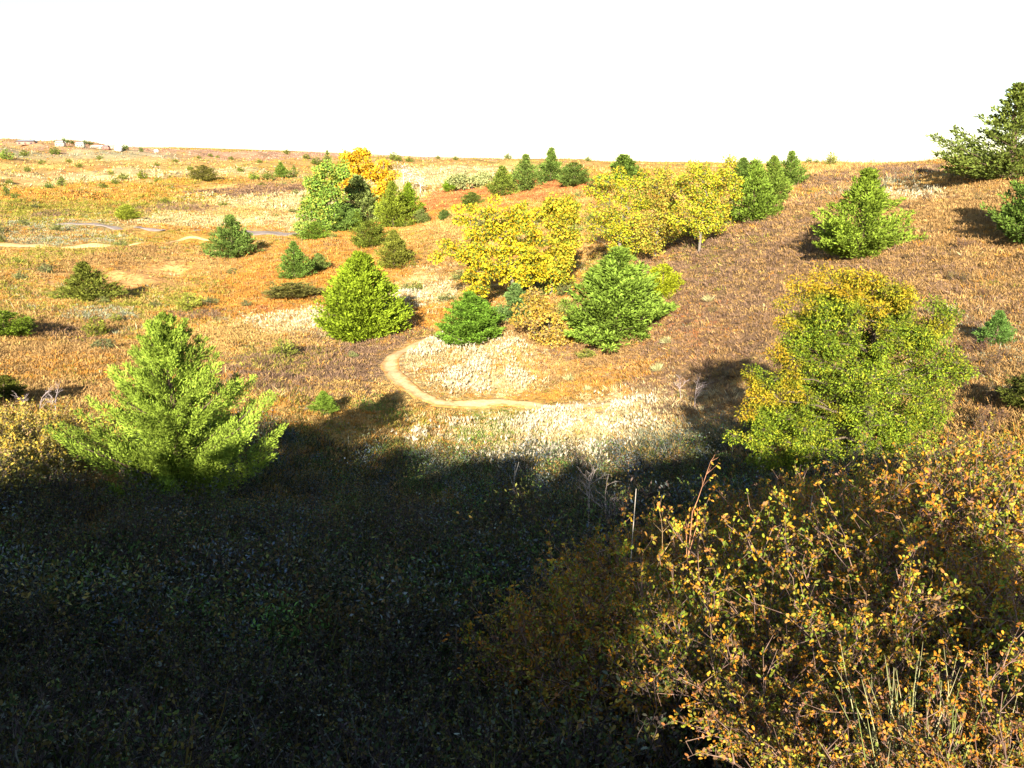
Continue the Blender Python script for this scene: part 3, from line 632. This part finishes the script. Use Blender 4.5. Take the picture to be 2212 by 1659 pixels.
def leafshape(P, D, L, r):
    n = len(P); S = unit(np.cross(D, r.normal(size=(n, 3)))); N = np.cross(S, D); L = L[:, None]; W = L * .3
    V = np.stack([P, P + D*L*.4 + S*W*.8 + N*L*.08, P + D*L*.8 + S*W*.7 + N*L*.04, P + D*L - N*L*.05, P + D*L*.8 - S*W*.7 + N*L*.04, P + D*L*.4 - S*W*.8 + N*L*.08], 1).reshape(-1, 3)
    return V, np.arange(n * 6).reshape(n, 6)
SUM = [(.34,.22,.02),(.40,.20,.015),(.22,.22,.02),(.15,.18,.025),(.42,.17,.012),(.30,.22,.03),(.28,.12,.03),(.20,.11,.05),(.18,.10,.06)]
NS = [shrub_mesh(500 + i, 26, 6400, .029, SUM, H=1.0, bare=b, twigc=(.21,.13,.095), curl=.6) for i, b in enumerate((.1, .2, .3, .5))]
DK = [(.06,.085,.02),(.09,.09,.02),(.035,.055,.015),(.12,.085,.02),(.06,.04,.03),(.10,.11,.07),(.03,.03,.02)]  # leaf colours lowered so the shaded brush reads darker
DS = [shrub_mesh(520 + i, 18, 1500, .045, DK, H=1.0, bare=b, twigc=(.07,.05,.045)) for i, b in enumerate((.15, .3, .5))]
LT = [shrub_mesh(540 + i, 16, 1500, .075, [(.34,.26,.04),(.30,.24,.04),(.38,.24,.03),(.24,.2,.05),(.3,.18,.08)], H=1.0, R=.7, bare=.1, twigc=(.24,.17,.13)) for i in range(2)]
def shrub(kind, meshes, X, Y, s, label, group, tint=(1,1,1), tilt=.12, sz=None):
    e = empty(kind, (X, Y, float(zf(X, Y)[0]) - .04), rng.uniform(0, 6.28))
    tx, ty = rng.normal(0, tilt, 2)
    for nm, me in zip(('foliage', 'stems'), meshes):
        o = bpy.data.objects.new(nm, me); COL.objects.link(o); o.parent = e; o.scale = (s, s, sz or s); o.rotation_euler = (tx, ty, 0); o.color = (*tint, 1) if nm == 'foliage' else (1,1,1,1)
    return tag(e, label, 'shrub', group)
def jit(x0, x1, y0, y1, step, seed):
    r = np.random.default_rng(seed); out = []
    y = y0
    while y < y1:
        st = step * (1 + y * .035); x = x0(y) if callable(x0) else x0; xe = x1(y) if callable(x1) else x1
        while x < xe:
            out.append((x + r.normal() * st * .25, y + r.normal() * st * .25)); x += st
        y += st * .8
    return out
# sunlit thicket at right: from just below the camera out to about 13 m
def lit_left(y): return 1.35 + min(y - 2.7, 2) * .1 if y < 6 else (1.5 - (y - 6) * .52 if y < 8.5 else .2 + (y - 8.5) * .6)
SEG = jit(lit_left, lambda y: y * .66 + .6, 2.7, 14, .51, 71)
for i, (X, Y) in enumerate(SEG):
    ang = X / Y
    s = rng.uniform(.85, 1.15) * (.62 + min(max(Y - 3, 0) * .2, .62))
    t = rng.uniform(.85, 1.2)
    shrub('sumac_shrub', NS[rng.integers(0, 4)], X, Y, s, 'orange and yellow leaved sumac shrub in the thicket at lower right', 'sumac shrubs of the lower right thicket', tint=(t, t * rng.uniform(.85, 1.15), t))
# shaded brush below the camera
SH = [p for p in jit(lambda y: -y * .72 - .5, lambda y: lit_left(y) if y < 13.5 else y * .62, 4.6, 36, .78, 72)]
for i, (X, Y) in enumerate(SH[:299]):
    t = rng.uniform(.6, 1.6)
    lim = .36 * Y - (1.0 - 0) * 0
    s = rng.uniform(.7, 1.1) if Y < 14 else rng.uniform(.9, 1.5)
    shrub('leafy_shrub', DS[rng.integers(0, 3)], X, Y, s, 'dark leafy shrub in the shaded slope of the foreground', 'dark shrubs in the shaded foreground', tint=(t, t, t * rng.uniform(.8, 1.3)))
rb_ = np.random.default_rng(89)
for i in range(110):
    Y = math.exp(rb_.uniform(math.log(26), math.log(110))); X = rb_.uniform(.2, .62) * Y
    if Y < 40 and X / Y < .34: continue
    t = rb_.uniform(.45, .85); g_ = rb_.uniform(.8, 1.15)
    shrub('brown_shrub', LT[i % 2], X, Y, rb_.uniform(.45, .95), 'low brown or grey shrub in the brush of the right hillside', 'low shrubs on the right hillside', tint=(t * .8, t * .72 * g_, t * 1.6), sz=rb_.uniform(.3, .7))
# sunlit tan shrubs at left, at the edge of the shadow
for i in range(90):
    x, y = rng.uniform(-60, 330), rng.uniform(930, 1120)
    if y > 1120 - x * .45: continue
    p = at(x, y); t = rng.uniform(.8, 1.2)
    shrub('tan_shrub', LT[i % 2], p[0], p[1], rng.uniform(.9, 1.4), 'tan and yellow leaved shrub in the sunlit corner beside the left juniper', 'sunlit tan shrubs at left', tint=(t, t, t))
# brush in the shade (uncountable twigs and grass between the shrubs)
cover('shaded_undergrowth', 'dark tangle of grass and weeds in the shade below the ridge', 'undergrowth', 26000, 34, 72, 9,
      lambda d: np.clip(.3 + d * .004, .3, .5), lambda d: np.clip(.012 + d * .0008, .015, .05), 14, spread=1.6, lean=1.0, u0=-.5, u1=.5, dens=lambda X, Y, W: (((X < .33 * Y) & (X > -.46 * Y)) | (Y < 16)) * 1.0, fixed=DK + [(.10,.075,.05), (.12,.11,.08)])  # shade put into the colour: dark palette replaces the zone colours

def leaf_mass():
    r = np.random.default_rng(77); st = []
    n0 = 2300; Y = r.uniform(10, 43, n0); X = r.uniform(-.68, .5, n0) * Y
    k = ~((Y < 14) & (X > .3 * Y)) & ~((Y > 16) & (X > .33 * Y)) & ~((Y > 17) & (X < -.46 * Y)); X, Y = X[k], Y[k]; Z = zf(X, Y); n = len(X); h = r.uniform(.5, 1.5, n) * np.where(r.random(n) < .12, 1.35, 1)
    m = 150; i = np.repeat(np.arange(n), m); g = unit(r.normal(size=(n * m, 3))) * (r.random(n * m) ** .4)[:, None]
    P = np.stack([X, Y, Z], 1)[i] + g * np.stack([h * .6, h * .6, h * .55], 1)[i] + np.array([0, 0, 1.]) * (h * .45)[i][:, None]
    D = unit(g + r.normal(size=(n * m, 3)) * .7); V, Fq = quads(P, D, r.uniform(.05, .11, n * m), r.uniform(.025, .05, n * m), r)
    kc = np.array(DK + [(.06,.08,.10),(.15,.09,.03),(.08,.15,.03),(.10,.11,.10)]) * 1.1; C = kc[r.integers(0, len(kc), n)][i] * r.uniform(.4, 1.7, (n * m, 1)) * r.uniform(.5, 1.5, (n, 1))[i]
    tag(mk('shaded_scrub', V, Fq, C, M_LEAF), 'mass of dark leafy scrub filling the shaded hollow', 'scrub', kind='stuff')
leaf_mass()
# ------------------------------------------------------------------ single foreground things
def bare_branch(name, base, H, spread, seed, col, label, cat, n=5, r0=.012, leaves=None, frac=(.35, .6)):
    r = np.random.default_rng(seed); A, B, ra, rb, tips = [], [], [], [], []
    def grow(p, d, L, rad, lv):
        k = 4
        for j in range(k):
            q = p + d * L / k; A.append(p); B.append(q); ra.append(rad * (1 - j / k * .5)); rb.append(rad * (1 - (j + 1) / k * .5))
            if lv > 0 and j > 0:
                for _ in range(r.integers(1, 3)):
                    grow(q, unit(d + r.normal(size=3) * spread * [1, .7, .5] + [0, 0, .15]), L * r.uniform(*frac), rad * .5, lv - 1)
            p = q; d = unit(d + r.normal(size=3) * (.09 if n else .015))
        tips.append((p, d))
    grow(np.zeros(3) - [0, 0, .1], unit(np.array([r.normal() * (.1 if n else .01), 0, 1.])), H, r0, n)
    V, Fq = segs(np.array(A), np.array(B), np.array(ra), np.array(rb), 5)
    if leaves is None:
        o = mk(name, V, Fq, col, M_BARK); o.location = base
    else:
        o = empty(name, base); mk('branches', V, Fq, col, M_BARK, o)
        tp = np.array([t[0] for t in tips]); td = np.array([t[1] for t in tips]); kk = r.integers(0, len(tp), leaves)
        V, Fq = leafshape(tp[kk] + r.normal(size=(leaves, 3)) * .02, unit(td[kk] + r.normal(size=(leaves, 3)) * .6), .05 * r.uniform(.6, 1.2, leaves), r)
        mk('leaves', V, Fq, np.array([(.42,.2,.02),(.34,.28,.03),(.45,.16,.03)])[r.integers(0, 3, leaves)], M_LEAF, o)
    return tag(o, label, cat)
def upto(x, ytop, Y):
    """ground point at distance Y below a direction, and the height reaching that direction"""
    X, _, zt = pt(x, ytop, Y); g = float(zf(X, Y)[0]); return (X, Y, g), max(zt - g, .3)
for x, yt, Y, sp, sd, col, lb, ct, n, r0, lf in (
    (1366,1040,9.5,0,1,(.34,.29,.24),'straight grey dead stick standing alone above the thicket','stick',0,.010,None),
    (1753,1052,8.5,0,2,(.42,.36,.3),'thin brown stick standing above the right thicket','stick',0,.008,None),
    (1485,1068,7.5,.6,3,(.36,.17,.09),'reddish bare forked branch with a few orange leaves above the thicket','branch',2,.009,40),
    (1280,1052,18,.55,4,(.5,.4,.34),'grey leafless twiggy shrub left of the dead stick','shrub',3,.013,None),
    (1335,1075,16,.55,5,(.42,.33,.28),'smaller leafless twiggy shrub touching the dead stick','shrub',3,.011,None),
    (1330,1120,8.2,.5,6,(.3,.2,.1),'slim branch with yellow green leaves in front of the dead stick','branch',2,.009,60),
    (1110,1015,30,.4,7,(.4,.36,.3),'thin pale stick leaning in the shadow below the path','stick',1,.03,None),
    (2185,1020,9.5,.5,8,(.5,.42,.38),'grey leafless branch at the right edge','branch',2,.012,None),
    (1690,1110,7.2,.6,9,(.36,.18,.1),'reddish twig pointing left from the thicket top','branch',1,.009,12)):
    b, h = upto(x, yt, Y)
    bare_branch('dead_stick' if ct == 'stick' else 'bare_branch' if ct == 'branch' else 'bare_shrub', b, h / (1.0 if n == 0 else 1.05), sp, sd, col, lb, ct, n, r0, lf, (.14, .3) if ct == 'branch' else (.35, .6))
for i, (x, y, h, w) in enumerate(((85,905,55,70),(50,900,40,50),(120,900,48,50),(1500,885,50,60),(1470,865,40,60))):
    g = at(x, y); m = g[1] / FD
    bare_branch('bare_shrub', g, h * m, .8, 30 + i, (.42,.33,.3), ('tallest','left','right')[i] + ' of the grey bare shrubs in front of the dark shadow at left' if i < 3 else ('front','rear')[i-3] + ' purple grey bare shrub beside the big tree shadow', 'shrub', 3, .02)
# stiff upright stems at the lower right corner
def reeds():
    r = np.random.default_rng(9); A, B, ra, rb, C = [], [], [], [], []
    X0, Y0 = 1.72, 3.0; z = float(zf(X0, Y0)[0])
    for i in range(85):
        az = r.random() * 2 * PI; el = r.uniform(1.0, 1.5); d = np.array([math.cos(az) * math.cos(el), math.sin(az) * math.cos(el), math.sin(el)])
        p = np.array([r.normal() * .11, r.normal() * .1, -.03]); L = r.uniform(.4, .8); c = mixc((.16,.2,.05), (.42,.36,.18), r.random())
        for j in range(5):
            q = p + d * L / 5; A.append(p); B.append(q); ra.append(.0055 * (1 - j * .16)); rb.append(.0055 * (1 - (j + 1) * .18)); C.append(c); p = q; d = unit(d + r.normal(size=3) * .035 + [0, 0, -.01])
    V, Fq = segs(np.array(A), np.array(B), np.array(ra), np.array(rb), 4)
    o = mk('stiff_stem_clump', V, Fq, np.repeat(np.array(C), 4, 0), M_LEAF); o.location = (X0, Y0, z)
    tag(o, 'clump of stiff green upright stems in the lower right corner', 'plant')
reeds()

# ------------------------------------------------------------------ far houses
def box(x0, x1, y0, y1, z0, z1):
    V = np.array([(x, y, z) for z in (z0, z1) for y in (y0, y1) for x in (x0, x1)], float)
    return V, np.array([(0,1,5,4),(1,3,7,5),(3,2,6,7),(2,0,4,6),(4,5,7,6),(2,3,1,0)])
def house(x, y, wpx, hpx, wall, roof, label, rz=0.1, hip=.25, win=3, chimney=True):
    g = at(x, y); m = g[1] / FD; W, H = wpx * m, hpx * m; D = W * .55; hw = H * .62
    e = empty('house', (g[0], g[1], g[2] - .2), rz)
    V, Fq = box(-W/2, W/2, -D/2, D/2, 0, hw); mk('wall', V, Fq, wall, M_PAINT, e)
    o = .06 * W; h2 = H - hw
    V = np.array([(-W/2-o,-D/2-o,hw+.02),(W/2+o,-D/2-o,hw+.02),(W/2+o,D/2+o,hw+.02),(-W/2-o,D/2+o,hw+.02),(-W/2*(1-hip),0,hw+h2),(W/2*(1-hip),0,hw+h2)], float)
    rf = mk('roof', V, np.array([(0,1,5,4),(2,3,4,5),(3,0,4,4),(1,2,5,5),(3,2,1,0)]), roof, M_PAINT, e)
    rf.data.validate()
    if chimney:
        V, Fq = box(W*.2, W*.26, -W*.03, W*.03, hw, hw + h2 * 1.25); mk('chimney', V, Fq, (.35,.2,.15), M_PAINT, rf)
    for i in range(win):
        cx = -W/2 + W * (i + .5) / win; V, Fq = box(cx - W*.06, cx + W*.06, -D/2 - .12, -D/2 + .05, hw*.35, hw*.75)
        mk('window', V, Fq, (.05,.06,.08), M_PAINT, e)
    V, Fq = box(W*.02 - W*.035, W*.02 + W*.035, -D/2 - .15, -D/2 + .05, .02, hw*.7)
    mk('door', V, Fq, (.2,.1,.07), M_PAINT, e)
    tag(e, label, 'house', 'far houses on the left hilltop')
house(59, 315, 34, 11, (.42,.22,.15), (.16,.17,.19), 'reddish brown house with a wide grey roof, leftmost on the skyline', .15)
house(131, 318, 18, 13, (.46,.38,.3), (.3,.27,.25), 'small cream house on the skyline beside a row of dark trees', -.1, win=2)
house(174, 319, 17, 12, (.42,.4,.28), (.34,.32,.27), 'yellowish cream house right of the row of dark trees', .1, win=2)
house(212, 321, 26, 7, (.5,.46,.34), (.55,.52,.42), 'long low pale roofed house just under the skyline', .05, win=4, chimney=False)
house(230, 323, 14, 9, (.35,.17,.13), (.2,.16,.16), 'dark reddish house next to the long low one', -.2, win=2)
house(243, 322, 13, 8, (.5,.36,.25), (.45,.3,.22), 'light brown house between the dark red and the white one', .2, win=2)
house(256, 327, 13, 11, (.82,.82,.82), (.75,.75,.76), 'bright white house lowest in the cluster', -.1, win=1, chimney=False)
house(338, 329, 8, 6, (.78,.78,.78), (.6,.6,.62), 'tiny white shed alone right of the houses', .1, win=1, chimney=False)

# ------------------------------------------------------------------ sun, sky, unseen trees and bushes added to cast the big shadow
ANTI = (1275, 985)
d = np.array(ray(*ANTI)); d = d / np.linalg.norm(d); SUNV = -d
ELEV = math.asin(SUNV[2]); print('sun elev', math.degrees(ELEV))
sl = bpy.data.lights.new('Sun', 'SUN'); sl.energy = 5.0; sl.angle = math.radians(.53); sl.color = (1, .93, .80)
so = bpy.data.objects.new('sun', sl); COL.objects.link(so)
from mathutils import Vector
so.rotation_euler = Vector(SUNV.tolist()).to_track_quat('Z', 'Y').to_euler(); so.location = (-20, -40, 30)
def caster(x, y, Yc, D=None):
    p = at(x, y) if D is None else np.array(pt(x, y, D)); t = (Yc - p[1]) / SUNV[1]; q = p + SUNV * t; g = float(zf(q[0], Yc)[0]); return q[0], Yc, g, q[2] - g
def shade_caster(x, y, Yc, w, label, kind='juniper_tree', meshes=None, cat='tree', D=None):  # unseen plant, placed and sized so its shadow reaches the given point
    X, Y, g, h = caster(x, y, Yc, D); h = max(h, .4); print('caster', x, round(X, 1), 'h', round(h, 2))
    place(kind, meshes or JM[3], 0, 0, h, w, label, cat, loc=(X, Y, g))
shade_caster(1372, 978, -2.2, .7, 'unseen small bush added just behind the viewpoint to cast a shadow bump', cat='bush')  # added only for the narrow bump on the shadow edge
shade_caster(260, 985, -6, 3.2, 'unseen juniper added far left on the viewpoint ridge to cast shade', D=23)
shade_caster(400, 960, -6, 3.2, 'unseen juniper added left on the viewpoint ridge to cast shade', D=23)
shade_caster(540, 955, -6, 3.2, 'unseen broad juniper added in the middle of the viewpoint ridge to cast shade', D=23)
shade_caster(900, 985, -5, 3.6, 'unseen broad juniper added on the ridge nearest the viewpoint to cast shade', D=40)
shade_caster(1130, 995, -2.6, 2.6, 'unseen leafy bush added close behind the viewpoint on its left to cast shade', cat='bush')
shade_caster(1250, 1000, -2.4, 2.3, 'unseen leafy bush added close behind the viewpoint to cast shade', cat='bush')
shade_caster(1060, 1000, -2.9, 3.6, 'unseen leafy bush added left of the two close behind the viewpoint to cast shade', cat='bush')

w = bpy.data.worlds.new('World'); SC.world = w; w.use_nodes = True; nt = w.node_tree
sky = nt.nodes.new('ShaderNodeTexSky'); sky.sky_type = 'NISHITA'; sky.sun_disc = False
sky.sun_elevation = ELEV; sky.sun_rotation = math.atan2(SUNV[0], SUNV[1]); sky.air_density = 1.0; sky.dust_density = .6; sky.ozone_density = 1.0; sky.altitude = 500
bg = nt.nodes['Background']; bg.inputs['Strength'].default_value = .08
nlink(nt, sky.outputs[0], bg.inputs['Color'])

# ------------------------------------------------------------------ camera and output
cd = bpy.data.cameras.new('Camera'); cam = bpy.data.objects.new('camera', cd); COL.objects.link(cam)
cd.sensor_width = 36; cd.lens = 36 * FD / 2212; cd.clip_start = .1; cd.clip_end = 20000
cam.location = CAM.tolist(); cam.rotation_euler = (PI / 2 - PITCH, 0, 0)
SC.camera = cam
SC.render.resolution_x, SC.render.resolution_y = 1024, 768
SC.view_settings.view_transform = 'Standard'; SC.view_settings.look = 'None'; SC.view_settings.gamma = 1
SC.view_settings.exposure = 1.68
